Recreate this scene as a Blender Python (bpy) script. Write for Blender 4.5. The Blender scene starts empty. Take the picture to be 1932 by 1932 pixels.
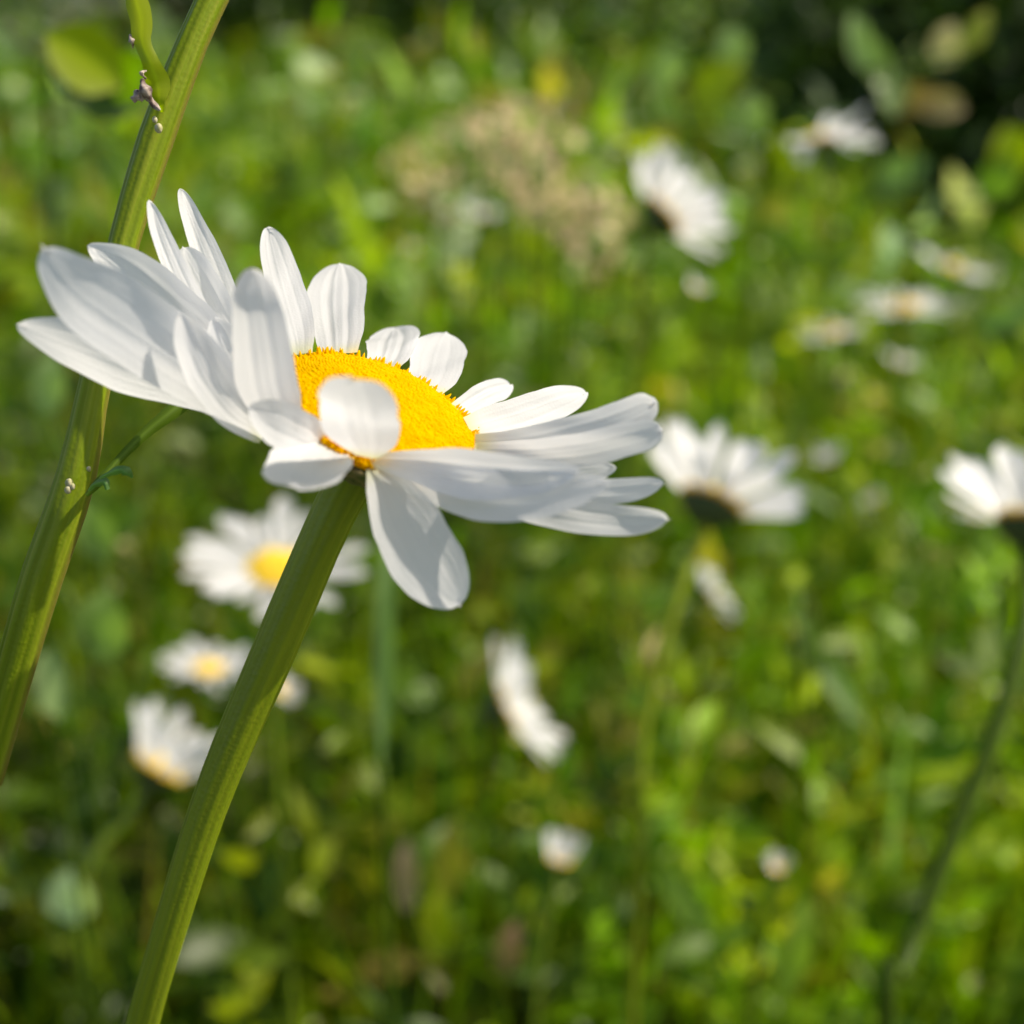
import bpy, math, random
import numpy as np
from mathutils import Vector, Matrix

random.seed(7)
rng = np.random.default_rng(11)
S = bpy.context.scene
COL = S.collection

# ------------------------------------------------------------------ camera
PITCH = math.radians(-22.0)
CAM = np.array([0.0, 0.0, 0.50])
FW = 0.667                       # frame width at unit depth
D0 = 0.120                       # depth of the near daisy's disc
cam_data = bpy.data.cameras.new('camera')
cam = bpy.data.objects.new('camera', cam_data); COL.objects.link(cam)
cam.location = CAM
cam.rotation_euler = (math.radians(90) + PITCH, 0, 0)
cam_data.sensor_width = 36.0
cam_data.lens = 36.0 / FW
cam_data.clip_start = 0.005
cam_data.clip_end = 600.0
cam_data.dof.use_dof = True
cam_data.dof.focus_distance = 0.1265
cam_data.dof.aperture_fstop = 20.5
S.camera = cam
RIGHT = np.array([1.0, 0, 0])
FWD = np.array([0, math.cos(PITCH), math.sin(PITCH)])
UP = np.array([0, -math.sin(PITCH), math.cos(PITCH)])

# ------------------------------------------------------------------ light
sun_dir = np.array([0.66, 0.03, 0.74]); sun_dir /= np.linalg.norm(sun_dir)
w = bpy.data.worlds.new('World'); S.world = w; w.use_nodes = True
nt = w.node_tree
sky = nt.nodes.new('ShaderNodeTexSky'); sky.sky_type = 'NISHITA'; sky.sun_disc = False
sky.sun_elevation = math.asin(sun_dir[2]); sky.sun_rotation = math.atan2(sun_dir[0], sun_dir[1])
sky.altitude = 300; sky.dust_density = 2.5
bg = nt.nodes['Background']; bg.inputs['Strength'].default_value = 0.13
nt.links.new(sky.outputs[0], bg.inputs['Color'])
sl = bpy.data.lights.new('sun', 'SUN'); sl.energy = 4.3; sl.angle = math.radians(0.53); sl.color = (1.0, 0.955, 0.88)
so = bpy.data.objects.new('sun', sl); COL.objects.link(so)
so.rotation_euler = Vector(sun_dir).to_track_quat('Z', 'Y').to_euler()
S.view_settings.view_transform = 'Standard'; S.view_settings.look = 'None'
S.view_settings.exposure = 0.38; S.view_settings.use_white_balance = True; S.view_settings.white_balance_temperature = 7200; S.view_settings.gamma = 1.0
S.render.engine = 'CYCLES'
S.cycles.max_bounces = 10; S.cycles.transmission_bounces = 6; S.cycles.diffuse_bounces = 5
S.cycles.use_denoising = True

# ------------------------------------------------------------------ helpers
def P(px, py, d):
    """point seen at (px,py) of a 1932 px frame, at depth d metres"""
    return CAM + FWD*d + RIGHT*((px-966)/1932*FW*d) + UP*((966-py)/1932*FW*d)

def camvec(x, y, z):
    """x right, y up, z towards the viewer"""
    v = RIGHT*x + UP*y - FWD*z
    return v/np.linalg.norm(v)

def link(name, me, mat, parent=None):
    o = bpy.data.objects.new(name, me); COL.objects.link(o)
    if mat is not None and not me.materials: me.materials.append(mat)
    if parent is not None: o.parent = parent
    return o

def tag(o, label=None, cat=None, group=None, kind=None):
    if label: o['label'] = label
    if cat: o['category'] = cat
    if group: o['group'] = group
    if kind: o['kind'] = kind
    return o

def empty(name, loc=(0, 0, 0)):
    o = bpy.data.objects.new(name, None); COL.objects.link(o)
    o.empty_display_size = 0.01
    o.location = [float(v) for v in loc]
    return o

def mesh(name, V, F, smooth=True, colors=None):
    me = bpy.data.meshes.new(name)
    V = np.asarray(V, dtype=np.float32); 
    if isinstance(F, np.ndarray):
        n, k = F.shape
        me.vertices.add(len(V)); me.vertices.foreach_set('co', V.ravel())
        me.loops.add(n*k); me.loops.foreach_set('vertex_index', F.astype(np.int32).ravel())
        me.polygons.add(n)
        me.polygons.foreach_set('loop_start', np.arange(0, n*k, k, dtype=np.int32))
        me.polygons.foreach_set('loop_total', np.full(n, k, dtype=np.int32))
        me.update(calc_edges=True)
    else:
        me.from_pydata(V.tolist(), [], F); me.update()
    if smooth: me.polygons.foreach_set('use_smooth', np.ones(len(me.polygons), dtype=bool))
    if colors is not None:
        a = me.color_attributes.new('tint', 'FLOAT_COLOR', 'POINT')
        c = np.ones((len(V), 4), dtype=np.float32); c[:, :3] = colors
        a.data.foreach_set('color', c.ravel())
    return me

def catmull(keys, n):
    """keys (m,k) -> n samples, evenly in arc length of the first three columns"""
    K = np.asarray(keys, float)
    Q = np.vstack([2*K[0]-K[1], K, 2*K[-1]-K[-2]])
    out = []
    for i in range(1, len(Q)-2):
        t = np.linspace(0, 1, 24, endpoint=False)[:, None]
        p0, p1, p2, p3 = Q[i-1], Q[i], Q[i+1], Q[i+2]
        out.append(0.5*((2*p1)+(-p0+p2)*t+(2*p0-5*p1+4*p2-p3)*t*t+(-p0+3*p1-3*p2+p3)*t**3))
    out.append(K[-1:])
    C = np.vstack(out)
    d = np.r_[0, np.cumsum(np.linalg.norm(np.diff(C[:, :3], axis=0), axis=1))]
    s = np.linspace(0, d[-1], n)
    return np.stack([np.interp(s, d, C[:, j]) for j in range(C.shape[1])], 1)

def grid_faces(n, m, closed=False):
    F = []
    mm = m if closed else m-1
    for i in range(n-1):
        for j in range(mm):
            a = i*m+j; b = i*m+(j+1) % m
            F.append((a, b, b+m, a+m))
    return np.array(F, dtype=np.int32)

def frames(C):
    T = np.gradient(C, axis=0); T /= np.linalg.norm(T, axis=1)[:, None]
    n = np.cross(T[0], FWD); n /= np.linalg.norm(n)
    N = []
    for t in T:
        n = n - t*np.dot(n, t); n /= np.linalg.norm(n); N.append(n.copy())
    N = np.array(N)
    return T, N, np.cross(T, N)

def tube(keys, n=60, m=20, ribs=0, rib_amp=0.0, rough=0.0, seed=0, cap=True):
    """keys rows x,y,z,radius"""
    K = catmull(keys, n); C = K[:, :3]; R = K[:, 3]
    T, N, B = frames(C)
    a = np.linspace(0, 2*math.pi, m, endpoint=False)
    r = np.random.default_rng(seed)
    prof = 1 + rib_amp*np.abs(np.cos(a*ribs/2))**0.6 - rib_amp*0.5 if ribs else np.ones(m)
    wob = r.normal(0, 1, (n, 1))*rough
    for _ in range(3): wob[1:-1] = (wob[:-2]+wob[1:-1]+wob[2:])/3
    rad = R[:, None]*(prof[None]+wob)
    V = C[:, None]+rad[..., None]*(np.cos(a)[None, :, None]*N[:, None]+np.sin(a)[None, :, None]*B[:, None])
    V = V.reshape(-1, 3); F = [tuple(f) for f in grid_faces(n, m, True)]
    if cap:
        F.append(tuple(range(m-1, -1, -1))); F.append(tuple(range((n-1)*m, n*m)))
    return V, F

def join(parts):
    V = []; F = []; o = 0
    for v, f in parts:
        V.append(np.asarray(v)); F += [tuple(int(i)+o for i in g) for g in f]; o += len(v)
    return np.vstack(V), F

# ------------------------------------------------------------------ materials
def newmat(name):
    m = bpy.data.materials.new(name); m.use_nodes = True
    return m, m.node_tree.nodes, m.node_tree.links, m.node_tree.nodes['Principled BSDF']

def trans_mix(m, color_socket_or_rgb, fac, tint=None, normal=None):
    N, L = m.node_tree.nodes, m.node_tree.links
    tr = N.new('ShaderNodeBsdfTranslucent'); mx = N.new('ShaderNodeMixShader')
    mx.inputs[0].default_value = fac
    p = N['Principled BSDF']
    if isinstance(color_socket_or_rgb, tuple): tr.inputs[0].default_value = (*color_socket_or_rgb, 1)
    else:
        if tint:
            t = N.new('ShaderNodeMix'); t.data_type = 'RGBA'; t.blend_type = 'MULTIPLY'; t.inputs[0].default_value = 1
            L.new(color_socket_or_rgb, t.inputs[6]); t.inputs[7].default_value = (*tint, 1)
            L.new(t.outputs[2], tr.inputs[0])
        else: L.new(color_socket_or_rgb, tr.inputs[0])
    if normal is not None: L.new(normal, tr.inputs['Normal'])
    L.new(p.outputs[0], mx.inputs[1]); L.new(tr.outputs[0], mx.inputs[2])
    L.new(mx.outputs[0], N['Material Output'].inputs[0])

def petal_mat(name, detail=True, base=(0.86, 0.865, 0.87), tr=(0.88, 0.88, 0.86), fac=0.42):
    m, N, L, p = newmat(name)
    p.inputs['Base Color'].default_value = (*base, 1)
    p.inputs['Roughness'].default_value = 0.42
    p.inputs['Specular IOR Level'].default_value = 0.35
    if detail:
        tc = N.new('ShaderNodeTexCoord')
        v = N.new('ShaderNodeTexVoronoi'); v.inputs['Scale'].default_value = 5200
        L.new(tc.outputs['Object'], v.inputs['Vector'])
        n = N.new('ShaderNodeTexNoise'); n.inputs['Scale'].default_value = 900; n.inputs['Detail'].default_value = 4
        L.new(tc.outputs['Object'], n.inputs['Vector'])
        b = N.new('ShaderNodeBump'); b.inputs['Strength'].default_value = 0.22; b.inputs['Distance'].default_value = 0.00006
        L.new(v.outputs['Distance'], b.inputs['Height'])
        b2 = N.new('ShaderNodeBump'); b2.inputs['Strength'].default_value = 0.2; b2.inputs['Distance'].default_value = 0.0001
        L.new(n.outputs[0], b2.inputs['Height']); L.new(b.outputs[0], b2.inputs['Normal'])
        L.new(b2.outputs[0], p.inputs['Normal'])
        n3 = N.new('ShaderNodeTexNoise'); n3.inputs['Scale'].default_value = 260; n3.inputs['Detail'].default_value = 3
        L.new(tc.outputs['Object'], n3.inputs['Vector'])
        r = N.new('ShaderNodeValToRGB'); r.color_ramp.elements[0].color = (base[0]*.93, base[1]*.93, base[2]*.96, 1)
        r.color_ramp.elements[1].color = (*base, 1); r.color_ramp.elements[0].position = .35; r.color_ramp.elements[1].position = .6
        L.new(n3.outputs[0], r.inputs[0]); L.new(r.outputs[0], p.inputs['Base Color'])
        # yellowish claw of the ray where it meets the disc: vertex colour
    trans_mix(m, tr, fac)
    return m

def petal_tinted(name):
    """white ray with a cream claw, colour stored along the ray"""
    m, N, L, p = newmat(name)
    at = N.new('ShaderNodeAttribute'); at.attribute_name = 'tint'
    p.inputs['Roughness'].default_value = 0.4; p.inputs['Specular IOR Level'].default_value = 0.35
    tc = N.new('ShaderNodeTexCoord')
    v = N.new('ShaderNodeTexVoronoi'); v.inputs['Scale'].default_value = 4800
    L.new(tc.outputs['Object'], v.inputs['Vector'])
    n = N.new('ShaderNodeTexNoise'); n.inputs['Scale'].default_value = 800; n.inputs['Detail'].default_value = 5
    L.new(tc.outputs['Object'], n.inputs['Vector'])
    b = N.new('ShaderNodeBump'); b.inputs['Strength'].default_value = 0.35; b.inputs['Distance'].default_value = 0.00005
    L.new(v.outputs['Distance'], b.inputs['Height'])
    b2 = N.new('ShaderNodeBump'); b2.inputs['Strength'].default_value = 0.25; b2.inputs['Distance'].default_value = 0.00012
    L.new(n.outputs[0], b2.inputs['Height']); L.new(b.outputs[0], b2.inputs['Normal'])
    av = N.new('ShaderNodeAttribute'); av.attribute_name = 'across'
    mv = N.new('ShaderNodeMath'); mv.operation = 'MULTIPLY'; mv.inputs[1].default_value = 62
    sv = N.new('ShaderNodeMath'); sv.operation = 'SINE'
    L.new(av.outputs['Fac'], mv.inputs[0]); L.new(mv.outputs[0], sv.inputs[0])
    b3 = N.new('ShaderNodeBump'); b3.inputs['Strength'].default_value = .07; b3.inputs['Distance'].default_value = .00005
    L.new(sv.outputs[0], b3.inputs['Height']); L.new(b2.outputs[0], b3.inputs['Normal'])
    L.new(b3.outputs[0], p.inputs['Normal'])
    L.new(at.outputs['Color'], p.inputs['Base Color'])
    trans_mix(m, at.outputs['Color'], 0.5, tint=(1.0, 0.995, 0.97))
    return m

def leaf_mat(name, rough=0.42, fac=0.5, spec=0.4):
    m, N, L, p = newmat(name)
    at = N.new('ShaderNodeAttribute'); at.attribute_name = 'tint'
    L.new(at.outputs['Color'], p.inputs['Base Color'])
    p.inputs['Roughness'].default_value = rough; p.inputs['Specular IOR Level'].default_value = spec
    trans_mix(m, at.outputs['Color'], fac, tint=(1.25, 1.5, 0.55))
    return m

def stem_mat(name, c1, c2, c3, scale=900, fac=0.12, seedv=0.0, edge=None):
    """green stem, streaked lengthwise, blotched; colours given"""
    m, N, L, p = newmat(name)
    at = N.new('ShaderNodeAttribute'); at.attribute_name = 'tint'   # r: along, g: around
    sep = N.new('ShaderNodeSeparateColor'); L.new(at.outputs['Color'], sep.inputs[0])
    cb = N.new('ShaderNodeCombineXYZ')
    m1 = N.new('ShaderNodeMath'); m1.operation = 'MULTIPLY'; m1.inputs[1].default_value = 5
    m2 = N.new('ShaderNodeMath'); m2.operation = 'MULTIPLY'; m2.inputs[1].default_value = 9
    L.new(sep.outputs[0], m1.inputs[0]); L.new(sep.outputs[1], m2.inputs[0])
    L.new(m1.outputs[0], cb.inputs[0]); L.new(m2.outputs[0], cb.inputs[1]); cb.inputs[2].default_value = seedv
    n = N.new('ShaderNodeTexNoise'); n.inputs['Scale'].default_value = 1.0; n.inputs['Detail'].default_value = 6
    L.new(cb.outputs[0], n.inputs['Vector'])
    r = N.new('ShaderNodeValToRGB'); e = r.color_ramp.elements
    e[0].position = .3; e[0].color = (*c1, 1); e[1].position = .72; e[1].color = (*c3, 1)
    k = e.new(.5); k.color = (*c2, 1)
    L.new(n.outputs[0], r.inputs[0]); L.new(r.outputs[0], p.inputs['Base Color'])
    if edge:      # reddish ridges that run down two sides of the stalk
        mr = N.new('ShaderNodeMath'); mr.operation = 'SUBTRACT'; mr.inputs[1].default_value = .5
        ab = N.new('ShaderNodeMath'); ab.operation = 'ABSOLUTE'
        rr = N.new('ShaderNodeMapRange'); rr.inputs[1].default_value = .33; rr.inputs[2].default_value = .47; rr.inputs[4].default_value = .75
        L.new(sep.outputs[1], mr.inputs[0]); L.new(mr.outputs[0], ab.inputs[0]); L.new(ab.outputs[0], rr.inputs[0])
        mx = N.new('ShaderNodeMix'); mx.data_type = 'RGBA'; mx.inputs[7].default_value = (*edge, 1)
        L.new(rr.outputs[0], mx.inputs[0]); L.new(r.outputs[0], mx.inputs[6]); L.new(mx.outputs[2], p.inputs['Base Color'])
    tc = N.new('ShaderNodeTexCoord')
    v = N.new('ShaderNodeTexVoronoi'); v.inputs['Scale'].default_value = 2600
    L.new(tc.outputs['Object'], v.inputs['Vector'])
    b = N.new('ShaderNodeBump'); b.inputs['Strength'].default_value = .3; b.inputs['Distance'].default_value = .00008
    L.new(v.outputs['Distance'], b.inputs['Height']); L.new(b.outputs[0], p.inputs['Normal'])
    p.inputs['Roughness'].default_value = .42; p.inputs['Specular IOR Level'].default_value = .45
    p.inputs['Subsurface Weight'].default_value = 0.5
    p.inputs['Subsurface Radius'].default_value = (0.6, 1.0, 0.15)
    p.inputs['Subsurface Scale'].default_value = 0.0012
    return m

def plain(name, c, rough=.6, noise=None, scale=400, fac=0.0):
    m, N, L, p = newmat(name)
    p.inputs['Base Color'].default_value = (*c, 1); p.inputs['Roughness'].default_value = rough
    if noise:
        tc = N.new('ShaderNodeTexCoord'); n = N.new('ShaderNodeTexNoise')
        n.inputs['Scale'].default_value = scale; n.inputs['Detail'].default_value = 5
        L.new(tc.outputs['Object'], n.inputs['Vector'])
        r = N.new('ShaderNodeValToRGB'); r.color_ramp.elements[0].color = (*c, 1); r.color_ramp.elements[1].color = (*noise, 1)
        r.color_ramp.elements[0].position = .38; r.color_ramp.elements[1].position = .62
        L.new(n.outputs[0], r.inputs[0]); L.new(r.outputs[0], p.inputs['Base Color'])
        if fac: trans_mix(m, r.outputs[0], fac)
    elif fac: trans_mix(m, c, fac)
    return m

M_PETAL = petal_tinted('ray_petal')
M_LEAF = leaf_mat('leaf_skin')
M_GRASS = leaf_mat('grass_skin', rough=.5, fac=.42, spec=.28)
M_STEM = stem_mat('daisy_stem', (.14, .185, .005), (.18, .235, .006), (.23, .28, .008))
M_STEM2 = stem_mat('weed_stem', (.12, .17, .006), (.17, .235, .008), (.24, .28, .02), seedv=3.3, edge=(.17, .12, .03))
M_STEM2.node_tree.nodes['Principled BSDF'].inputs['Specular IOR Level'].default_value = .2
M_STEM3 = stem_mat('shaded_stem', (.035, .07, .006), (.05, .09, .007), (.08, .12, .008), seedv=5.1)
M_DISC = plain('disc_floret', (.86, .53, .002), .85, (.92, .60, .003), scale=700, fac=.42)
M_DISC.node_tree.nodes['Principled BSDF'].inputs['Specular IOR Level'].default_value = .1
M_CALYX = plain('bract', (.06, .09, .012), .55, (.22, .16, .06), scale=1300)
M_BROWN = plain('dried_scrap', (.10, .06, .05), .8, (.42, .34, .28), scale=1500)
M_DRY = plain('dry_straw', (.55, .40, .18), .5, (.84, .70, .42), scale=300, fac=.25)
M_SOIL = plain('soil', (.028, .035, .012), .95, (.06, .08, .02), scale=18)

# ------------------------------------------------------------------ the setting
def ground():
    n = 80
    g = np.concatenate([np.linspace(-1, 1, n)])
    xs = np.sign(g)*np.abs(g)**3*260
    X, Y = np.meshgrid(xs, xs+1.0)
    Z = 0.006*np.sin(X*9)*np.cos(Y*7)*np.exp(-(X**2+Y**2)/60)
    V = np.stack([X, Y, Z], -1).reshape(-1, 3)
    o = link('ground', mesh('ground', V, grid_faces(n, n)), M_SOIL); tag(o, kind='structure')
ground()

PAL = np.array([
    [.075, .150, .006], [.120, .210, .006], [.175, .265, .005], [.260, .320, .004],
    [.085, .170, .020], [.230, .330, .150], [.150, .160, .008], [.270, .220, .040], [.150, .270, .010], [.46, .54, .40]])
PALW = np.array([.14, .21, .20, .13, .08, .02, .06, .05, .07, 0])

def leaves_mesh(pos, direc, nor, L, W, col, fold=0.25, bend=0.25):
    """many leaf blades: base pos, direction, up normal, length, width"""
    n = len(pos)
    direc = direc/np.linalg.norm(direc, axis=1)[:, None]
    side = np.cross(direc, nor); side /= np.linalg.norm(side, axis=1)[:, None]+1e-9
    up = np.cross(side, direc)
    s = np.array([0, .28, .62, 1.0]); ww = np.array([.12, .9, .85, .03])
    V = np.zeros((n, 12, 3))
    for i in range(4):
        c = pos+direc*(L*s[i])[:, None]-up*(L*bend*s[i]**2)[:, None]
        for j, t in enumerate((-1, 0, 1)):
            V[:, i*3+j] = c+side*(W*.5*ww[i]*t)[:, None]+up*(W*fold*abs(t)*ww[i]*.5)[:, None]
    F0 = []
    for i in range(3):
        for j in range(2):
            a = i*3+j; F0.append((a, a+1, a+4, a+3))
    F = (np.array(F0)[None]+(np.arange(n)*12)[:, None, None]).reshape(-1, 4)
    C = np.repeat(col, 12, axis=0)
    return V.reshape(-1, 3), F, C

def pick_cols(n, weights=None, var=.25):
    wts = PALW if weights is None else weights
    c = PAL[rng.choice(len(PAL), n, p=wts/wts.sum())]*np.array([1.13, 1.13, .95])
    return c*(1+rng.uniform(-var, var, (n, 1)))*(1+rng.uniform(-.08, .08, (n, 3)))

def cat(parts):
    V = []; F = []; C = []; o = 0
    for v, f, c in parts:
        V.append(v); F.append(f+o); C.append(c); o += len(v)
    return np.vstack(V), np.vstack(F), np.vstack(C)

def wedge(n, y0, y1, power=1.0, margin=.15, half=.40):
    y = y0+(y1-y0)*rng.random(n)**power
    x = (rng.random(n)*2-1)*(half*y+margin)
    return x, y

def undergrowth(name, n, y0, y1, hmin, hmax, leafL, nl, label, weights=None, power=1.0, margin=.15):
    x, y = wedge(n, y0, y1, power, margin)
    h = rng.uniform(hmin, hmax, n)*np.clip((y-.10)/.38, .35, 1)*np.where((y > 1.15) & (x > .22*y), .5, 1)
    lean = rng.normal(0, .18, (n, 2))
    pcol = pick_cols(n, weights, .15)
    # drifts of darker and lighter leaf tone; shade painted in at the near left
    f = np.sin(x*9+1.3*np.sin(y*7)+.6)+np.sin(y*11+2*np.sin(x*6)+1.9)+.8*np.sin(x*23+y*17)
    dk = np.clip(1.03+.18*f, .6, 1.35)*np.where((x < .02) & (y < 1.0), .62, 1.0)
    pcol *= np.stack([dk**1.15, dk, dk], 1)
    k = np.repeat(np.arange(n), nl)
    t = rng.random(n*nl)**.8
    hh = h[k]*t
    pos = np.stack([x[k]+lean[k, 0]*hh, y[k]+lean[k, 1]*hh, hh], 1)
    az = rng.uniform(0, 2*math.pi, n*nl); el = rng.uniform(-.1, 1.4, n*nl)
    d = np.stack([np.cos(az)*np.cos(el), np.sin(az)*np.cos(el), np.sin(el)], 1)
    nor = np.stack([rng.normal(0, .6, n*nl), rng.normal(-.35, .6, n*nl), np.ones(n*nl)*.8], 1)
    L = leafL*rng.choice([.4, .72, 1.05, 1.6], n*nl, p=[.36, .36, .22, .06])*(.8+.5*np.clip(y[k]-.4, 0, 2)); W = L*rng.uniform(.22, .5, n*nl)
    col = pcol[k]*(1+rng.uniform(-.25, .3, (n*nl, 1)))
    # bare stalks
    sd = np.stack([lean[:, 0], lean[:, 1], np.ones(n)], 1)
    sn = np.stack([np.zeros(n), -np.ones(n), np.zeros(n)+.01], 1)
    A = leaves_mesh(pos, d, nor, L, W, col)
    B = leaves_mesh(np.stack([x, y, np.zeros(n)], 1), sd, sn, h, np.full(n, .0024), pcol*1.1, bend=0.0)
    V, F, C = cat([A, B])
    o = link(name, mesh(name, V, F, True, C), M_LEAF)
    tag(o, label, 'undergrowth', kind='stuff')

def grass(name, n, y0, y1, hmin, hmax, wid, label, power=1.0):
    x, y = wedge(n, y0, y1, power)
    h = rng.uniform(hmin, hmax, n)*np.clip((y-.06)/.42, .35, 1)*np.where((y > 1.15) & (x > .22*y), .45, 1)
    d = np.stack([rng.normal(.04, .17, n), rng.normal(0, .17, n), np.ones(n)], 1)
    az = rng.uniform(0, 2*math.pi, n)
    nor = np.stack([np.cos(az), np.sin(az), np.zeros(n)], 1)
    wts = np.array([.1, .2, .25, .2, .05, .05, .08, .08, .1, 0])
    V, F, C = leaves_mesh(np.stack([x, y, np.zeros(n)], 1), d, nor, h, rng.uniform(.5, 1.3, n)*wid, pick_cols(n, wts), bend=.18)
    o = link(name, mesh(name, V, F, True, C), M_GRASS)
    tag(o, label, 'grass', kind='stuff')

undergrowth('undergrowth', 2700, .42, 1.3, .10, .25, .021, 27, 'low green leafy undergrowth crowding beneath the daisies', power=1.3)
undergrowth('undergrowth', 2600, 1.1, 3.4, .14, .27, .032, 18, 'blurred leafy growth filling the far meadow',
            weights=np.array([.12, .18, .17, .10, .08, .20, .06, .06, .04, .06]), margin=.4)  # extra pale leaves paint haze and sparkles into the far growth
grass('grass', 4200, .40, 1.6, .12, .27, .0040, 'green grass blades standing among the meadow leaves', power=1.3)
grass('grass', 2600, 1.3, 3.6, .16, .28, .006, 'far out of focus meadow grass below the shaded bushes')

def bush(name, c, r, n, leafL, label, weights, cat_='bush', var=.3, dark=1.0):
    root = empty(name, (c[0], c[1], 0)); tag(root, label, cat_, group='bushes along the far edge of the meadow')
    # lobed crown
    lobes = []
    for i in range(9):
        a = rng.uniform(0, 2*math.pi); q = rng.uniform(.2, .75)
        lobes.append((np.array([math.cos(a)*q*r[0], math.sin(a)*q*r[1], r[2]*rng.uniform(.35, 1.5)]), rng.uniform(.35, .6)))
    k = rng.integers(0, 9, n)
    u = rng.normal(0, 1, (n, 3)); u /= np.linalg.norm(u, axis=1)[:, None]
    rad = rng.random(n)**.45
    pos = np.array([lobes[i][0] for i in k])+u*(rad*np.array([lobes[i][1] for i in k]))[:, None]*np.array(r)
    pos[:, 2] = np.abs(pos[:, 2])
    d = u+rng.normal(0, .7, (n, 3)); nor = u+rng.normal(0, .6, (n, 3))+np.array([0, 0, .6])
    L = leafL*rng.uniform(.6, 1.4, n)
    V, F, C = leaves_mesh(pos, d, nor, L, L*rng.uniform(.35, .6, n), pick_cols(n, weights, var)*dark)  # dark puts a bush's deep shade into its leaf colour
    link('crown', mesh('crown', V, F, True, C), M_LEAF, root)
    br = []
    for i in range(7):
        e = lobes[i][0]
        br.append(tube([[e[0]*.1, e[1]*.1, 0, .016], [e[0]*.5, e[1]*.5, e[2]*.5, .011], [e[0]*.9, e[1]*.9, e[2]*.85, .003]], 10, 7))
    V, F = join(br)
    link('trunk', mesh('trunk', V, F), plain('bark', (.03, .028, .02), .9, (.07, .06, .04), 60), root)

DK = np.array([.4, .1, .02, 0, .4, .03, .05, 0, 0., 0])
GL = np.array([.1, .15, .1, .05, .15, .30, .05, .05, .0, .05])
MX = np.array([.2, .2, .15, .08, .12, .12, .08, .05, .0, .03])
bush('bush', (-1.25, 3.3), (.75, .5, .42), 6500, .045, 'pale grey green bush at the far left edge of the meadow', GL)
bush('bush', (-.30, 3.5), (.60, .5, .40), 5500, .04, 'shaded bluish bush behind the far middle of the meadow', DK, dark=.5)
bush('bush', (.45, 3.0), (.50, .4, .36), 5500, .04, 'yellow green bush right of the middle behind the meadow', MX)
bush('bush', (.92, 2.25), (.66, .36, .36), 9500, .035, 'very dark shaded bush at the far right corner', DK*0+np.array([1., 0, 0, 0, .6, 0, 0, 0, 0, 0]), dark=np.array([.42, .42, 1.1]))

# ------------------------------------------------------------------ the near daisy
N_CAM = (0.39, 0.78, 0.48)
NV = camvec(*N_CAM)
U = camvec(0.894, -0.447, 0.0)
VV = np.cross(NV, U)             # towards the back of the flower
if np.dot(VV, FWD) < 0: VV = -VV
CEN = P(716, 784, D0)
RD = 0.0083
MMPX = D0*FW/1932

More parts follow.
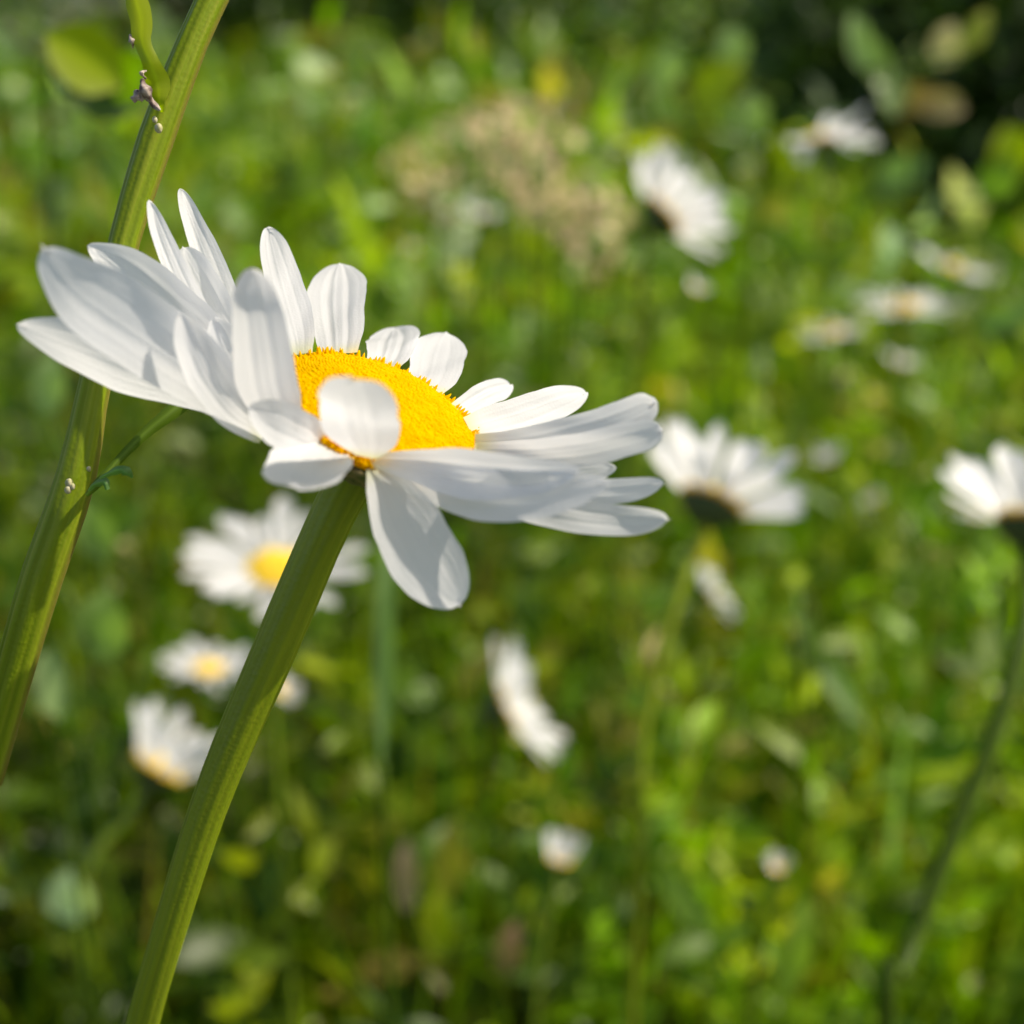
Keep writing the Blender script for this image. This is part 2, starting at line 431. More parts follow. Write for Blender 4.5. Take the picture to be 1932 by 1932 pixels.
def petal_surface(keys, tilt=0.0, camber=.10, ribs=.00006, teeth=.03, seed=0, n=34, m=21, curl=0.0, fold=0.0, cap0=.80, pw=2.3):
    """keys: px, py, dd(mm beyond D0), width px (at D0 scale).  Lofted ray petal, returned in world space."""
    K = []
    for (px, py, dd, wd) in keys:
        d = D0+dd/1000
        K.append([*P(px, py, d), wd*MMPX*(d/D0), dd])
    K = np.array(K)
    r = np.random.default_rng(seed)
    C = catmull(K, 80)
    c3 = C[:, :3]
    T = np.gradient(c3, axis=0); T /= np.linalg.norm(T, axis=1)[:, None]
    # widthwise direction: across the centreline as seen, leaned in depth by tilt
    S0 = np.cross(T, np.tile(FWD, (len(T), 1)))
    # steady it where the ray points at the lens
    mean = np.cross(c3[-1]-c3[0], FWD); mean /= np.linalg.norm(mean)
    S0 = S0/np.linalg.norm(S0, axis=1)[:, None]*.6+mean*.4
    S0 -= T*np.sum(S0*T, 1)[:, None]
    S0 /= np.linalg.norm(S0, axis=1)[:, None]
    NN = np.cross(S0, T)
    sgn = np.sign(NN[40] @ NV) or 1.0
    NN *= sgn
    s = np.linspace(0, 1, n)
    s = 1-(1-s)**1.35                        # finer near the tip
    t = np.linspace(-1, 1, m)
    V = np.zeros((n, m, 3)); col = np.zeros((n, m, 3))
    ph = r.uniform(0, 6, 6); tt_ = r.uniform(.6, 1.3, 3)*teeth
    for j, tj in enumerate(t):
        sc = tt_[0]*np.exp(-((tj-.36)/.13)**2)+tt_[1]*np.exp(-((tj+.34)/.13)**2)+.3*teeth*math.sin(tj*4+ph[5])
        ss = s*(1-sc)
        idx = ss*(len(c3)-1)
        i0 = np.clip(idx.astype(int), 0, len(c3)-2); f = (idx-i0)[:, None]
        c = c3[i0]*(1-f)+c3[i0+1]*f; side = S0[i0]*(1-f)+S0[i0+1]*f; nn = NN[i0]*(1-f)+NN[i0+1]*f
        wd = (C[i0, 3]*(1-f[:, 0])+C[i0+1, 3]*f[:, 0])
        capv = np.where(s > cap0, np.clip(1-(np.clip(s-cap0, 0, 1)/(1-cap0))**pw, 0, 1)**(1/pw), 1.0)
        hw = .5*wd*capv*(1+.035*np.sin(s*9+ph[0]+np.sign(tj)*ph[1])+.014*np.sin(s*23+ph[2]+np.sign(tj)*2)+.006*np.sin(s*47+ph[3]*tj))
        env = np.sin(np.clip(s, 0, 1)*math.pi)**.4
        disp = camber*wd*(tj*tj)*env*1.0
        disp += -ribs*env*(np.exp(-((tj-.34)/.10)**2)+np.exp(-((tj+.34)/.10)**2))
        disp += -.35*ribs*env*np.exp(-((tj)/.06)**2)
        disp += .00010*np.sin(s*7+tj*2+ph[3])+.00003*np.sin(s*17+tj*4+ph[4])*env
        disp += curl*np.clip(s-.72, 0, 1)**2/.078
        if tilt:
            a = math.radians(tilt)
            sd = side*math.cos(a)+nn*math.sin(a)
            # keep the width as seen: widen in depth
            V[:, j] = c+sd*(hw*tj/max(math.cos(a), .35))[:, None]+nn*disp[:, None]
        else:
            V[:, j] = c+side*(hw*tj)[:, None]+nn*disp[:, None]
        a = np.clip(1-s/.13, 0, 1)[:, None]**1.3
        col[:, j] = np.array([.87, .875, .885])*(1-a)+np.array([.80, .82, .50])*a
    F = grid_faces(n, m)
    return V.reshape(-1, 3), F, col.reshape(-1, 3)

def florets(R, H, rings_n, seed=0, size=.00042):
    """domed disc of small florets in the usual double spiral, local z up"""
    r = np.random.default_rng(seed)
    parts = []
    # underlying dome
    n, m = 16, 48
    V = []
    for i in range(n):
        q = i/(n-1)
        for j in range(m):
            a = 2*math.pi*j/m
            V.append((R*q*math.cos(a), R*q*math.sin(a), H*(1-q**2.4)*.93-.0003))
    parts.append((np.array(V), [tuple(f) for f in grid_faces(n, m, True)]))
    k = np.arange(rings_n)
    rad = R*np.sqrt((k+.5)/rings_n); ang = k*2.399963
    a6 = np.linspace(0, 2*math.pi, 6, endpoint=False)
    Vs = []; Fs = []; off = 0
    for i in range(rings_n):
        q = rad[i]/R
        z = H*(1-q**2.4)
        slope = H*2.4*q**1.4/R
        nrm = np.array([slope*math.cos(ang[i]), slope*math.sin(ang[i]), 1.0]); nrm /= np.linalg.norm(nrm)
        nrm += r.normal(0, .08, 3); nrm /= np.linalg.norm(nrm)
        e1 = np.cross(nrm, (0, 0.3, 1)); e1 /= np.linalg.norm(e1)+1e-9; e2 = np.cross(nrm, e1)
        c = np.array([rad[i]*math.cos(ang[i]), rad[i]*math.sin(ang[i]), z])
        sz = size*r.uniform(.85, 1.15)
        openf = q > .93
        h = sz*(r.uniform(.5, 1.3) if not openf else r.choice([1.2, 2.4, 4.4], p=[.45, .35, .2]))
        prof = [(0, 1.1), (.5*h, 1.0), (.85*h, .7), (h, .2)] if not openf else [(0, 1.5), (.4*h, 1.2), (.75*h, .7), (h, .15)]
        for (hz, rr) in prof:
            for a in a6:
                Vs.append(c+nrm*hz+(e1*math.cos(a)+e2*math.sin(a))*sz*rr*(.8 if openf else 1))
        for g in range(3):
            for b in range(6):
                p = off+g*6+b; q2 = off+g*6+(b+1) % 6
                Fs.append((p, q2, q2+6, p+6))
        Fs.append(tuple(off+18+b for b in range(6)))
        off += 24
    parts.append((np.array(Vs), Fs))
    return join(parts)

def basis(nv, uv=None):
    nv = np.asarray(nv)/np.linalg.norm(nv)
    if uv is None:
        uv = np.cross(nv, (0.13, 1, .21))
    uv = uv-nv*np.dot(uv, nv); uv /= np.linalg.norm(uv)
    return np.stack([uv, np.cross(nv, uv), nv], 1)

def calyx_mesh(R, depth, rs, seed=0, nb=18):
    """cup of overlapping bracts under the head, local z up, rim at z=0"""
    r = np.random.default_rng(seed)
    parts = []
    n, m = 12, 36; V = []
    for i in range(n):
        q = i/(n-1)
        rad = rs+(R-rs)*math.sin(q*math.pi/2)**.85; z = -depth*(1-q)**1.25
        for j in range(m):
            a = 2*math.pi*j/m
            V.append((rad*math.cos(a), rad*math.sin(a), z))
    parts.append((np.array(V), [tuple(f) for f in grid_faces(n, m, True)]))
    for row, (q0, q1, s) in enumerate(((.05, .62, 1), (.3, .85, 1), (.55, 1.0, 1))):
        for b in range(nb):
            a0 = 2*math.pi*(b+.5*row)/nb+r.normal(0, .03); V = []; k = 7
            for i in range(k):
                f = i/(k-1); q = q0+(q1-q0)*f
                rad = (rs+(R-rs)*math.sin(q*math.pi/2)**.85)+.00025+.0002*f; z = -depth*(1-q)**1.25
                wd = .45*2*math.pi/nb*R*(math.sin(math.pi*min(1, .25+f*.75))**.7)*1.05
                for t in (-1, 0, 1):
                    a = a0+t*wd/max(rad, 1e-4)
                    rr = rad+(.00025 if t == 0 else 0)
                    V.append((rr*math.cos(a), rr*math.sin(a), z))
            parts.append((np.array(V), [tuple(f) for f in grid_faces(k, 3)]))
    return join(parts)

def stem_cols(n, m):
    a = np.zeros((n, m, 3)); a[..., 0] = np.linspace(0, 1, n)[:, None]*3
    j = np.arange(m)/m; a[..., 1] = np.abs(j*2-1)[None]
    return a.reshape(-1, 3)

def stem_obj(name, keys, mat, parent, org, n=90, m=36, ribs=8, rib_amp=.10, rough=.01, seed=0):
    K = np.array(keys, float); K[:, :3] -= org
    V, F = tube(K, n, m, ribs, rib_amp, rough, seed)
    return link(name, mesh(name, V, F, True, stem_cols(n, m)), mat, parent)

def build_near_daisy():
    org = P(240, 2100, .150); 
    root = empty('daisy', org)
    tag(root, 'largest daisy, in sharp focus, with curled white petals and a golden disc', 'flower', group='daisies in the meadow')
    B = basis(NV, U)
    V, F = florets(RD, .0024, 4400, 3, .00016)
    V = V @ B.T+CEN-org
    link('flower_disc', mesh('flower_disc', V, F, True), M_DISC, root)
    V, F = calyx_mesh(RD*.97, .0048, .0017, 4)
    V = V @ B.T+CEN-NV*.0004-org
    link('calyx', mesh('calyx', V, F), M_CALYX, root)
    top = CEN-NV*.0046
    k = []
    pts = [(614, 1000, 4, 41), (521, 1219, 7, 41), (398, 1510, 11, 35), (301, 1817, 16, 31), (262, 1960, 20, 31)]
    k.append([*(CEN-NV*.0030), .0025]); k.append([*(top-NV*.0008), .00195])
    for px, py, dd, w_ in pts:
        d = D0+dd/1000; k.append([*P(px, py, d), w_*d*FW/1932])
    b = P(205, 2180, .146); k.append([*b, .0017]); k.append([b[0]-.018, b[1]+.03, b[2]-.12, .0018]); k.append([b[0]-.02, b[1]+.06, -.004, .0019])
    stem_obj('stem', k, M_STEM, root, org, n=150, m=64, ribs=11, rib_amp=.07, rough=.02, seed=5)
    PET = [
      # far side, upper faces seen
      dict(k=[(567, 668, 3, 46), (560, 620, 5, 66), (540, 545, 9, 70), (520, 475, 12, 56), (507, 430, 13, 42)], tilt=18),
      dict(k=[(640, 668, 5, 66), (640, 630, 8, 96), (637, 580, 11, 112), (638, 535, 15, 108), (641, 498, 18, 92)], camber=.06, ribs=.00022, cap0=.62),
      dict(k=[(722, 690, 7, 64), (735, 665, 10, 88), (742, 645, 14, 98), (744, 632, 17, 92), (744, 618, 20, 80)], camber=.05, ribs=.00022, cap0=.7),
      dict(k=[(806, 735, 6, 60), (818, 708, 9, 96), (826, 680, 12, 104), (834, 652, 15, 96), (842, 628, 18, 74)], camber=.03, cap0=.6),
      dict(k=[(862, 775, 5, 36), (885, 762, 8, 42), (915, 745, 11, 46), (940, 735, 14, 44), (965, 726, 16, 32)], tilt=10, ribs=.0002),
      dict(k=[(885, 812, 3, 52), (925, 800, 5, 66), (990, 782, 8, 74), (1050, 760, 11, 62), (1106, 741, 14, 38)], tilt=0, camber=.05),
      # right side
      dict(k=[(895, 838, -1, 40), (980, 838, -2, 58), (1080, 818, -4, 66), (1170, 790, -6, 68), (1238, 760, -8, 60)], tilt=-10, cap0=.92, teeth=.05),
      dict(k=[(900, 852, -2, 34), (990, 858, -4, 54), (1100, 848, -7, 64), (1190, 828, -9, 62), (1252, 812, -10, 56)], tilt=10, cap0=.9, teeth=.03),
      dict(k=[(860, 866, -2, 40), (960, 885, -2, 54), (1080, 893, -3, 54), (1160, 882, -4, 30)], tilt=0),
      dict(k=[(840, 868, -4, 36), (950, 905, -5, 50), (1080, 928, -6, 50), (1180, 925, -7, 48), (1250, 912, -8, 42)], tilt=5, camber=.14),
      dict(k=[(800, 874, -5, 36), (930, 930, -6, 60), (1060, 968, -8, 66), (1170, 982, -9, 60), (1262, 980, -11, 50)], tilt=-5, camber=.12),
      dict(k=[(850, 872, 1, 36), (960, 920, 2, 60), (1080, 965, 3, 62), (1145, 985, 4, 46), (1184, 1006, 4, 22)], tilt=0, camber=.10),
      # front, undersides seen
      dict(k=[(700, 868, -7, 26), (790, 880, -9, 62), (890, 895, -11, 92), (1000, 900, -13, 76), (1092, 890, -15, 40)], tilt=0, camber=.14, ribs=.00016),
      dict(k=[(745, 882, -7, 36), (850, 918, -9, 84), (950, 938, -12, 100), (1060, 930, -14, 74), (1146, 908, -15, 40)], tilt=-8, camber=.12),
      dict(k=[(702, 880, -7, 24), (728, 920, -8, 78), (766, 990, -9, 132), (812, 1065, -10, 136), (868, 1144, -11, 96)], tilt=0, camber=.08, cap0=.74, teeth=.03),
      dict(k=[(694, 862, -8, 44), (689, 842, -10, 112), (680, 806, -13, 148), (673, 764, -18, 150), (663, 714, -21, 128)], tilt=0, camber=.06, cap0=.66, pw=3.2),
      dict(k=[(626, 832, -6, 70), (600, 858, -9, 130), (580, 890, -13, 158), (568, 922, -16, 160), (560, 952, -18, 136)], tilt=0, camber=.12, cap0=.6, curl=.0012),
      dict(k=[(622, 850, -6, 50), (570, 820, -9, 84), (520, 795, -12, 84), (470, 770, -13, 50)], tilt=0, camber=.12),
      dict(k=[(540, 815, -5, 66), (508, 745, -9, 116), (492, 660, -13, 110), (482, 580, -16, 92), (478, 508, -17, 66)], tilt=0, camber=.12, ribs=.0001, cap0=.86, teeth=.02),
      # left side
      dict(k=[(500, 800, -3, 56), (420, 738, -6, 100), (322, 662, -9, 146), (225, 596, -13, 152), (158, 548, -15, 132), (112, 505, -17, 84), (80, 464, -18, 34)], tilt=0, camber=.10, ribs=.00008, cap0=.95, teeth=.04),
      dict(k=[(490, 792, 0, 44), (380, 735, -2, 84), (260, 692, -4, 110), (150, 650, -8, 96), (32, 612, -11, 50)], tilt=-8, camber=.14),
      dict(k=[(480, 720, 1, 50), (395, 640, 0, 90), (310, 570, -1, 104), (238, 508, -2, 84), (168, 465, -3, 44)], tilt=0, camber=.14, ribs=.00012, cap0=.76),
      dict(k=[(480, 740, 1, 30), (415, 655, 1, 42), (352, 550, 0, 44), (310, 455, 0, 36), (282, 378, 0, 22)], tilt=24, camber=.10, cap0=.85),
      dict(k=[(470, 670, 4, 36), (428, 580, 4, 54), (394, 490, 4, 54), (364, 415, 4, 38), (341, 358, 4, 22)], tilt=20, camber=.10, cap0=.85),
      dict(k=[(470, 690, 2, 40), (425, 610, 2, 62), (388, 540, 2, 66), (345, 466, 2, 44)], tilt=0, camber=.14),
      dict(k=[(500, 818, -5, 40), (440, 775, -7, 62), (395, 715, -9, 74), (365, 655, -10, 64), (338, 590, -11, 34)], tilt=15, camber=.16),
      dict(k=[(510, 770, -1, 50), (465, 720, -2, 80), (430, 660, -2, 70), (405, 600, -2, 36)], tilt=0, camber=.14),
    ]
    for i, d in enumerate(PET):
        dd = dict(d); keys = dd.pop('k')
        V, F, C = petal_surface(keys, seed=i+20, **dd)
        me = mesh('petal', V-org, F, True, C)
        at = me.attributes.new('across', 'FLOAT', 'POINT'); at.data.foreach_set('value', np.tile(np.linspace(0, 1, 21), 34).astype(np.float32))
        link('petal', me, M_PETAL, root)
    return root
build_near_daisy()

# ------------------------------------------------------------------ the tall leafy weed at the left
def leaf_strip(keys, col, wd_env=None, n=26, m=7, camber=.15, wav=0.0, side=None, seed=0):
    """keys: x,y,z,width; simple bladed leaf"""
    r = np.random.default_rng(seed)
    K = catmull(keys, n); C = K[:, :3]
    T = np.gradient(C, axis=0); T /= np.linalg.norm(T, axis=1)[:, None]
    sd = np.cross(T, FWD) if side is None else np.tile(side, (n, 1))-T*(T@side)[:, None]
    sd /= np.linalg.norm(sd, axis=1)[:, None]; nn = np.cross(sd, T)
    V = np.zeros((n, m, 3)); cc = np.zeros((n, m, 3)); t = np.linspace(-1, 1, m); s = np.linspace(0, 1, n)
    for j, tj in enumerate(t):
        w_ = K[:, 3]*.5*(1+wav*np.sin(s*21+tj*3+seed))
        V[:, j] = C+sd*(w_*tj)[:, None]+nn*(camber*K[:, 3]*(tj*tj)+wav*.3*K[:, 3]*np.sin(s*13+tj*2))[:, None]
        cc[:, j] = np.array(col)*(1+.12*np.cos(tj*2.2))*(1.0 if abs(tj) > .15 else 1.25)
    return V.reshape(-1, 3), grid_faces(n, m), cc.reshape(-1, 3)

def build_weed():
    org = P(-160, 2000, .15)
    root = empty('weed', org); tag(root, 'tall sharp green stem at the left, ridged, with curling leaf scraps', 'plant')
    pts = [(470, -150, 10, 31), (372, 60, 9, 29), (330, 165, 9, 31), (292, 269, 9, 32), (234, 458, 9, 27), (197, 640, 9, 28), (173, 755, 9, 29),
           (141, 910, 9, 36), (80, 1087, 10, 38), (32, 1250, 12, 36), (-40, 1500, 16, 36), (-120, 1800, 24, 38)]
    k = []
    for px, py, dd, w_ in pts:
        d = D0+dd/1000; k.append([*P(px, py, d), w_*d*FW/1932])
    b = np.array(k[-1][:3]); k.append([b[0]-.02, b[1]+.03, -.004, .0028])
    stem_obj('stem', k, M_STEM2, root, org, n=190, m=64, ribs=9, rib_amp=.10, rough=.035, seed=8)
    def L(name, pix, col, **kw):
        kk = []
        for px, py, dd, wd in pix:
            d = D0+dd/1000; kk.append([*(P(px, py, d)-org), wd*d*FW/1932])
        V, F, C = leaf_strip(kk, col, **kw)
        return link(name, mesh(name, V, F, True, C), M_LEAF, root)
    yg = (.27, .33, .006)
    L('leaf', [(306, 212, 6, 6), (300, 190, 5, 24), (297, 158, 5, 44), (284, 118, 4, 36), (268, 78, 4, 30), (264, 30, 5, 46), (240, -50, 7, 20)], yg, camber=.12, wav=.09, seed=1)
    # dried scraps at the leaf's foot
    def scrap(pix, seed):
        kk = []
        for px, py, dd, wd in pix:
            d = D0+dd/1000; kk.append([*(P(px, py, d)-org), wd*d*FW/1932])
        V, F, C = leaf_strip(kk, (.2, .15, .12), wav=.25, camber=.5, seed=seed, n=22, m=7)
        link('leaf_scrap', mesh('leaf_scrap', V, F), M_BROWN, root)
    scrap([(302, 208, 4, 5), (286, 192, 4, 14), (272, 168, 3, 24), (266, 148, 4, 8)], 2)
    scrap([(284, 186, 4, 8), (264, 176, 4, 26), (248, 188, 4, 10)], 3)
    scrap([(276, 150, 4, 3), (266, 136, 3, 8), (276, 132, 4, 3)], 4)
    scrap([(250, 92, 5, 2), (247, 76, 4, 12), (244, 64, 5, 6)], 5)
    # lower lobed leaf going up behind the petals
    L('leaf', [(162, 935, 6, 8), (185, 910, 6, 18), (225, 865, 7, 16), (275, 815, 8, 22), (330, 770, 9, 30), (390, 720, 11, 34), (440, 660, 14, 12)], (.09, .15, .01), camber=.3, wav=.03, seed=6)
    L('leaf', [(178, 912, 5, 6), (200, 896, 4, 10), (225, 886, 3, 18), (240, 894, 3, 20), (250, 902, 4, 6)], (.12, .24, .07), camber=.5, wav=.12, seed=7)
    L('leaf', [(166, 926, 5, 6), (178, 914, 4, 12), (196, 910, 3, 16), (202, 924, 3, 8)], (.12, .24, .07), camber=.5, wav=.12, seed=8)
    # pale bumps on the node
    NB = plain('node_fuzz', (.33, .33, .12), .6, (.5, .45, .3), 2500)
    for px, py, rr in ((131, 912, 7), (128, 924, 6), (137, 918, 5), (168, 885, 4), (300, 242, 7), (292, 226, 5)):
        d = D0+.0062 if px < 200 else D0+.006
        c = P(px, py, d)-org; rad = rr*d*FW/1932
        V = []
        for i in range(7):
            th = math.pi*i/6
            for j in range(8):
                a = 2*math.pi*j/8
                V.append(c+rad*np.array([math.sin(th)*math.cos(a)*(1+.3*math.sin(3*a+px)), math.sin(th)*math.sin(a), math.cos(th)*1.4]))
        link('node_bud', mesh('node_bud', np.array(V), [tuple(f) for f in grid_faces(7, 8, True)]), NB, root)
build_weed()

# ------------------------------------------------------------------ the daisies behind
M_PETALB = petal_mat('far_ray_petal', False, (.90, .90, .91), (.95, .95, .94), .6)
M_DISCB = plain('disc_far', (.88, .60, .02), .6, (.95, .72, .05), scale=300, fac=.15)
M_CALB = plain('bract_far', (.035, .06, .012), .6, (.07, .09, .025), scale=500)

def local_petal(Lm, W, up, droop, seed, n=10, m=7):
    """a ray in local space: starts at x=0, runs along +x; z up"""
    r = np.random.default_rng(seed)
    V = np.zeros((n, m, 3)); C = np.zeros((n, m, 3))
    for i in range(n):
        s = i/(n-1)
        wd = W*(.35+.65*math.sin(min(1, s*1.25)*math.pi/2))*(math.sqrt(max(0, 1-((s-.8)/.2)**2)) if s > .8 else 1)
        for j in range(m):
            t = -1+2*j/(m-1)
            V[i, j] = (Lm*s*(1-.03*abs(math.sin(t*4))), wd*.5*t, Lm*(up*s-droop*s*s)+.12*W*t*t-.0002*math.exp(-((abs(t)-.35)/.12)**2))
            C[i, j] = np.array([.9, .9, .9])
    return V.reshape(-1, 3), grid_faces(n, m), C.reshape(-1, 3)

PETM = []
for i in range(8):
    r_ = np.random.default_rng(100+i)
    V, F, C = local_petal(.0175*r_.uniform(.88, 1.1), .0054*r_.uniform(.8, 1.15), 0, r_.uniform(-.05, .12), i)
    me = mesh('petal', V, F, True, C); me.materials.append(M_PETALB); PETM.append(me)
V, F = florets(.0078, .0030, 160, 9, .00062); DISCM = mesh('flower_disc', V, F, True); DISCM.materials.append(M_DISCB)
V, F = calyx_mesh(.0080, .0062, .0014, 8, 14); CALM = mesh('calyx', V, F); CALM.materials.append(M_CALB)

M_STEM4 = stem_mat('meadow_stem', (.09, .14, .006), (.12, .18, .008), (.16, .22, .01), seedv=7.7)
M_STEM3.node_tree.nodes['Principled BSDF'].inputs['Specular IOR Level'].default_value = .12

def far_daisy(px, py, d, nc, size, label, cup=.3, npet=21, stem=None, arc=None, smat=None, group='daisies in the meadow', colour=None, spread=.12, seed=0, rs=.0013, name='daisy', lean=(0, 0)):
    """px,py,d: where the disc sits; nc: facing in camera axes; size 1 = 50 mm across; cup: ray lift (rad)"""
    r = np.random.default_rng(seed*7+3)
    # none of the heads sinks under the leaves: bring low ones nearer, keeping their shape
    zc = P(px, py, 1.0)[2]-CAM[2]
    if CAM[2]+zc*d < .235:
        d2 = (.235-CAM[2])/zc; size *= d2/d; d = d2
    c = P(px, py, d); nv = camvec(*nc)
    foot = np.array([c[0]-nv[0]*.05+lean[0], c[1]-nv[1]*.05+lean[1], 0])
    root = empty(name, foot); tag(root, label, 'flower', group=group)
    B = basis(nv)
    B3 = Matrix([list(B[0]), list(B[1]), list(B[2])])
    def place(o, extra=Matrix.Identity(4), s=1.0):
        M = Matrix.Translation(Vector(c-foot)) @ B3.to_4x4() @ extra @ Matrix.Scale(size*s, 4)
        o.matrix_basis = M
    o = bpy.data.objects.new('flower_disc', DISCM); COL.objects.link(o); o.parent = root; place(o)
    o = bpy.data.objects.new('calyx', CALM); COL.objects.link(o); o.parent = root; place(o, Matrix.Translation((0, 0, -.0009*size)), .93)
    for i in range(npet):
        a = 2*math.pi*(i+r.uniform(-.25, .25))/npet
        if arc is not None and not arc(a): continue
        cu = cup+r.normal(0, spread)
        o = bpy.data.objects.new('petal', PETM[int(r.integers(8))]); COL.objects.link(o); o.parent = root
        E = (Matrix.Rotation(a, 4, 'Z') @ Matrix.Translation((.0068*size, 0, -.0002*size*(i % 2))) @ Matrix.Rotation(-cu, 4, 'Y')
             @ Matrix.Rotation(r.normal(0, .2), 4, 'X'))
        place(o, E, r.uniform(.9, 1.08))
    k = [[*(c-nv*.005*size-foot), rs*1.35], [*(c-nv*.013*size-foot), rs]]
    if stem:
        for sx, sy, sd in stem: k.append([*(P(sx, sy, sd)-foot), rs])
    else:
        k.append([*((c-nv*.045)-foot+np.array([0, 0, -.01])), rs])
    last = np.array(k[-1][:3])
    k.append([last[0]*.4, last[1]*.4, max(last[2]*.3, -.0), rs*1.05]); k.append([0, 0, -.004, rs*1.1])
    V, F = tube(k, 40, 12)
    link('stem', mesh('stem', V, F, True, stem_cols(40, 12)), smat or M_STEM4, root)
    return root

far_daisy(1342, 948, .38, (.38, .84, -.30), 1.02, 'daisy just right of the largest one, seen from behind with a dark green cup', cup=.62, seed=1,
          stem=[(1308, 1045, .372), (1264, 1170, .37), (1218, 1350, .37), (1204, 1520, .37), (1200, 1700, .38)], npet=24, rs=.0015, smat=M_STEM2)
far_daisy(1948, 985, .33, (.20, .90, -.20), .96, 'daisy cut by the right edge with its petals fanned upward', npet=24, cup=.55, seed=2,
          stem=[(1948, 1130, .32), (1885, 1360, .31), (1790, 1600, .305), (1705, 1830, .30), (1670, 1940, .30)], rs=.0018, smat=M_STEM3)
far_daisy(522, 1074, .39, (.10, .80, .58), .94, 'open daisy half hidden behind the thick central stem', cup=.22, seed=3,
          stem=[(505, 1200, .40)], npet=22)
far_daisy(1248, 408, .56, (.72, .66, -.16), 1.1, 'daisy high up above the right petals, turned away with a dark cup', cup=.72, seed=4,
          stem=[(1215, 520, .56)], npet=22)
far_daisy(955, 1335, .50, (.90, .40, -.05), 1.0, 'daisy seen edge on, tilted right, low in the middle of the meadow', cup=.6, seed=5, npet=24, stem=[(925, 1400, .51)])
far_daisy(392, 1262, .78, (.12, .9, .32), 1.0, 'small open daisy with a pale yellow centre left of the thick stem', cup=.2, seed=6)
far_daisy(300, 1450, .44, (.50, .82, -.10), 1.0, 'half closed daisy with an ochre base, low at the left', cup=.95, seed=7, npet=13)
far_daisy(1056, 1622, .46, (.15, .9, .2), .46, 'small closed white daisy bud near the lower middle', cup=1.2, seed=8, npet=12, spread=.05)
far_daisy(1340, 1125, .66, (.85, .5, -.1), .62, 'small tilted white daisy beneath the dark green cup', cup=.4, seed=9, npet=14)
far_daisy(1465, 1640, .46, (.1, .9, .3), .27, 'tiny cream flower alone at the lower right', cup=1.0, seed=10, npet=10, spread=.05)
far_daisy(1548, 262, .80, (-.1, .9, .12), 1.2, 'large pale blurred daisy high at the right against the dark bushes', cup=.05, spread=.35, seed=11)
far_daisy(1797, 508, 1.10, (.3, .8, .3), 1.15, 'uppermost of the pale daisies at the right, beside the dark patch', cup=.2, seed=12)
far_daisy(1705, 580, 1.0, (.0, .93, .35), 1.25, 'widest flat daisy of the far pale ones at the right', cup=.15, seed=13)
far_daisy(1575, 628, 1.15, (-.1, .93, .28), 1.15, 'dim flat daisy leftmost among the far pale ones', cup=.15, seed=14)
far_daisy(1700, 688, 1.0, (.2, .8, .1), .62, 'round pale flower below the widest far daisy', cup=.7, seed=15, npet=14)
far_daisy(1565, 868, .95, (-.3, .8, .1), .58, 'round pale flower alone above and right of the dark green cup', cup=.7, seed=16, npet=14)
far_daisy(1650, 945, 1.0, (-.5, .7, .4), .36, 'faint small flower between the round pale one and the right edge daisy', cup=.6, seed=17, npet=12)
far_daisy(1845, 975, .8, (.1, .9, .2), .48, 'dull flower just beneath the daisy at the right edge', cup=.3, seed=18, npet=14)
far_daisy(524, 1300, .72, (.6, .7, .3), .5, 'daisy almost hidden behind the thick stem, a sliver on its right', cup=.3, seed=19, npet=16)
far_daisy(1310, 545, .60, (.5, .7, .3), .28, 'tiny cream flower under the high turned away daisy', cup=.8, seed=20, npet=10)
far_daisy(912, 410, 1.25, (.1, .8, .1), .8, 'round faded pale flower at the upper middle of the meadow, beside tan seed heads', cup=.5, seed=21, npet=14)
far_daisy(780, 470, 1.4, (.1, .8, .5), .4, 'small faint pale flower above the near back petals', cup=.5, seed=22, npet=12)

# ------------------------------------------------------------------ plants one can tell apart in the blur
def leafy(name, label, spec, foot_px, stem_r=.0009, cat_='plant', mat=None, group=None):
    """spec: list of (px,py,d,length mm,width mm,dir in camera axes, colour)"""
    foot = P(*foot_px); foot = np.array([foot[0], foot[1], 0])
    root = empty(name, foot); tag(root, label, cat_, group=group)
    cs = np.array([P(a[0], a[1], a[2]) for a in spec])
    order = np.argsort(cs[:, 2])
    for a in spec:
        c = P(a[0], a[1], a[2])-foot; dv = camvec(*a[5]); L_ = a[3]/1000; W_ = a[4]/1000
        side = np.cross(dv, -FWD); side /= np.linalg.norm(side)
        kk = [[*(c-dv*L_*.5), W_*.15], [*(c-dv*L_*.2), W_*.95], [*(c+dv*L_*.2-FWD*L_*.06), W_*.9], [*(c+dv*L_*.5), W_*.05]]
        V, F, C = leaf_strip(kk, a[6], side=side, n=14, m=5, seed=int(a[0]))
        link('leaf', mesh('leaf', V, F, True, C), mat or M_LEAF, root)
    k = [[0, 0, -.003, stem_r*1.3]]
    for i in order:
        dv = camvec(*spec[i][5]); e = cs[i]-foot-dv*spec[i][3]/2000
        k.append([*e, stem_r])
    V, F = tube(k, 40, 8)
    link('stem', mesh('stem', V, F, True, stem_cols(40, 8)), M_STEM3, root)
    return root
GLA = (.27, .37, .14); PGR = (.22, .32, .08); YGR = (.28, .34, .008); BRN = (.30, .20, .06); TAN = (.55, .44, .24)
leafy('plant', 'pale broad leaved plant below the tall stem at the left edge', [
    (195, 1180, .34, 17, 12, (.1, 1, .3), PGR), (180, 1000, .36, 16, 9, (-.3, 1, .3), PGR), (235, 985, .37, 14, 7, (.8, .6, .2), (.12, .2, .03)),
    (100, 1290, .36, 18, 8, (.3, -1, .3), GLA), (95, 725, .37, 16, 8, (.2, 1, .2), GLA)], (170, 1500, .42))
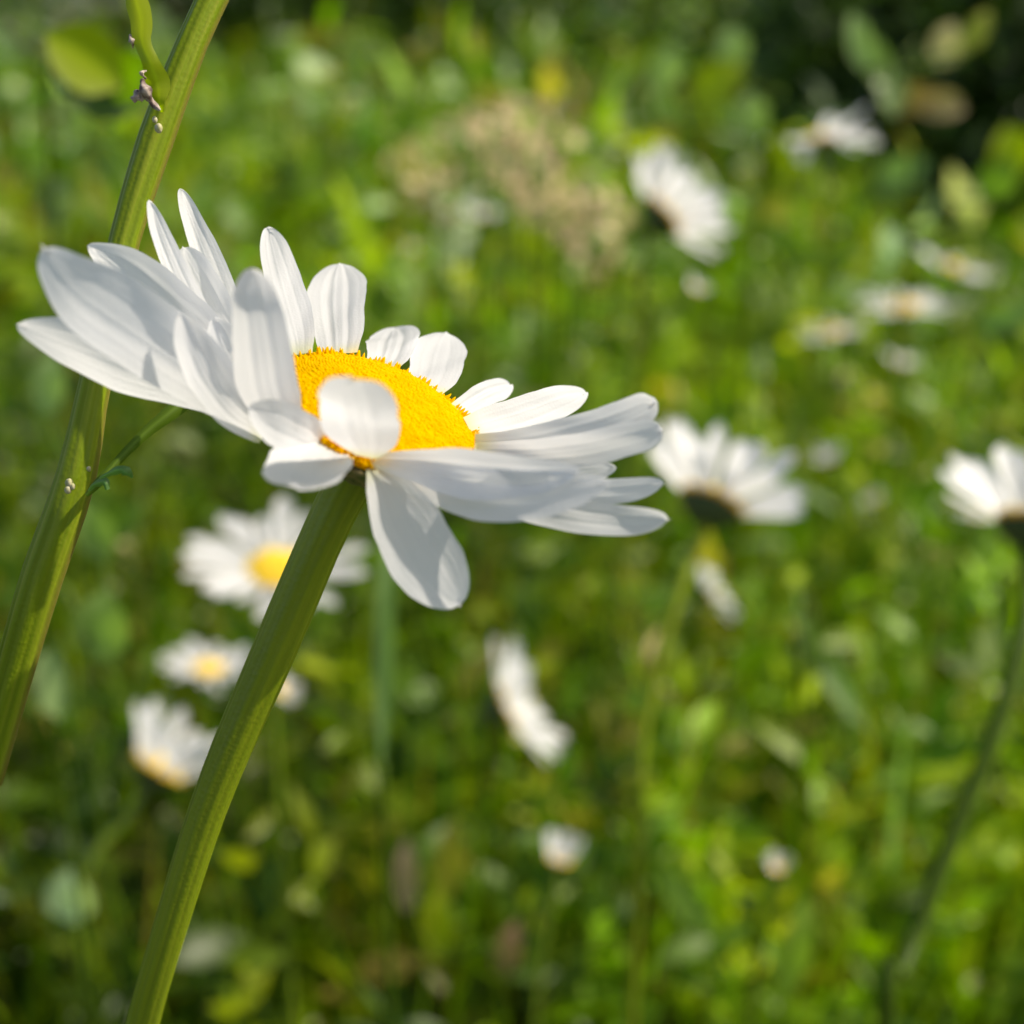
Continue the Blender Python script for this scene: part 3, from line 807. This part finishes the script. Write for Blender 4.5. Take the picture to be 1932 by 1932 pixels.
leafy('plant', 'plant with a bright yellow green leaf at the upper left corner', [
    (160, 112, .30, 17, 12, (-.8, .5, .5), YGR), (255, 150, .31, 15, 10, (.5, .3, .5), (.13, .22, .005)), (200, 190, .33, 14, 9, (.9, -.2, -.2), (.02, .05, .004)),  # the near-black leaf is added to stand in for a dark shadow
    (110, 380, .45, 15, 10, (.3, 1, .3), (.18, .24, .12))], (60, 900, .40))
leafy('plant', 'single pale green bud at the bottom left', [
    (135, 1690, .42, 17, 13, (0, 1, .3), (.50, .60, .36))], (135, 1850, .45), cat_='bud')
leafy('plant', 'upright leafy sprig with tan tips at the upper right', [
    (1655, 120, .7, 26, 11, (-.3, 1, .1), PGR), (1680, 170, .62, 24, 12, (.1, -1, .1), GLA), (1785, 85, .7, 20, 15, (.3, 1, .2), TAN),
    (1720, 190, .62, 22, 12, (.9, .2, .2), BRN), (1775, 200, .63, 20, 12, (.9, -.2, .2), (.33, .24, .14)), (1620, 80, .63, 24, 10, (-.3, 1, .2), GLA),
    (1840, 60, .62, 20, 9, (.6, 1, .2), (.3, .3, .05))], (1700, 700, .9))
leafy('plant', 'leafy sprig with glossy pale leaves left of the dark patch', [
    (1415, 215, .7, 20, 14, (0, 1, .3), GLA), (1255, 130, .75, 24, 16, (.3, .8, .3), GLA), (1380, 90, .75, 20, 16, (.1, 1, .2), GLA), (1250, 200, .72, 20, 12, (-.4, .8, .3), PGR),
    (1350, 160, .72, 30, 20, (.7, .6, .2), YGR), (1460, 300, .72, 26, 14, (.2, 1, .3), YGR), (1480, 330, .72, 22, 14, (.9, .3, .3), YGR)], (1380, 700, .95))
leafy('plant', 'yellow green plant at the right edge', [
    (1905, 290, .8, 30, 24, (-.3, 1, .4), YGR), (1880, 340, .8, 26, 20, (.4, .7, .3), (.18, .3, .03)), (1915, 1560, .6, 30, 14, (.1, 1, .2), YGR),
    (1700, 330, 1.0, 40, 24, (1, .4, .5), (.13, .21, .08)), (1900, 600, .9, 36, 14, (1, .3, .4), (.15, .25, .08))], (1890, 900, 1.1))
leafy('grass_tuft', 'pale upright blade right of the drooping petal', [
    (728, 1200, .33, 56, 4.2, (.04, 1, .1), (.20, .30, .10)), ], (720, 1500, .36), cat_='grass blade')
leafy('grass_tuft', 'arching pale blade crossing the lower right meadow', [
    (1575, 1290, .5, 36, 6, (.55, -.8, .1), GLA), (1530, 1200, .5, 34, 6, (-.3, 1, .1), PGR)], (1600, 1500, .55), cat_='grass blade')
leafy('grass_tuft', 'yellowed blades standing low in the middle', [
    (850, 1620, .5, 30, 9, (.1, 1, .1), (.34, .30, .03)), (770, 1650, .5, 26, 8, (0, 1, .1), (.30, .22, .14)), (830, 1740, .5, 26, 9, (0, 1, .1), YGR),
    (960, 1790, .5, 20, 9, (.3, 1, .1), (.30, .18, .10))], (830, 1850, .52), cat_='grass blade')
leafy('grass_tuft', 'bright green blades at the bottom right of the meadow', [
    (1500, 1790, .45, 34, 9, (.2, 1, .2), (.24, .34, .04))], (1500, 1880, .5), cat_='grass blade')

# dried seed heads: the tan cluster above the middle
def seed_heads():
    spots = [(870, 260), (930, 240), (980, 230), (1040, 250), (960, 290), (1010, 340), (1030, 400), (1080, 410), (1110, 440), (1060, 350), (1110, 390), (1000, 280), (900, 300), (1150, 400), (820, 370), (1120, 470), (1020, 300)]
    for i, (px, py) in enumerate(spots):
        d = .88+.2*random.random(); c = P(px, py, d)
        root = empty('seed_head', (c[0], c[1], 0))
        tag(root, 'tan dried seed head in the blurred cluster above the middle', 'seed head', group='dried seed heads above the middle')
        z = c[2]; parts = []
        r = np.random.default_rng(i)
        n = 16
        u = r.normal(0, 1, (n, 3)); u /= np.linalg.norm(u, axis=1)[:, None]
        pos = u*.010+np.array([0, 0, z]); 
        V, F, C = leaves_mesh(pos, u+r.normal(0, .3, (n, 3)), r.normal(0, 1, (n, 3)), r.uniform(.006, .013, n), r.uniform(.005, .009, n), np.tile(np.array([[.72, .54, .26]]), (n, 1)))
        link('seeds', mesh('seeds', V, F, True, C), M_DRY, root)
        V, F = tube([[0, .01, -.003, .0011], [r.normal(0, .006), .005, z*.5, .0010], [0, 0, z, .0007]], 20, 7)
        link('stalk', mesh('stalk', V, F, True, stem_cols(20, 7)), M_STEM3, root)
seed_heads()
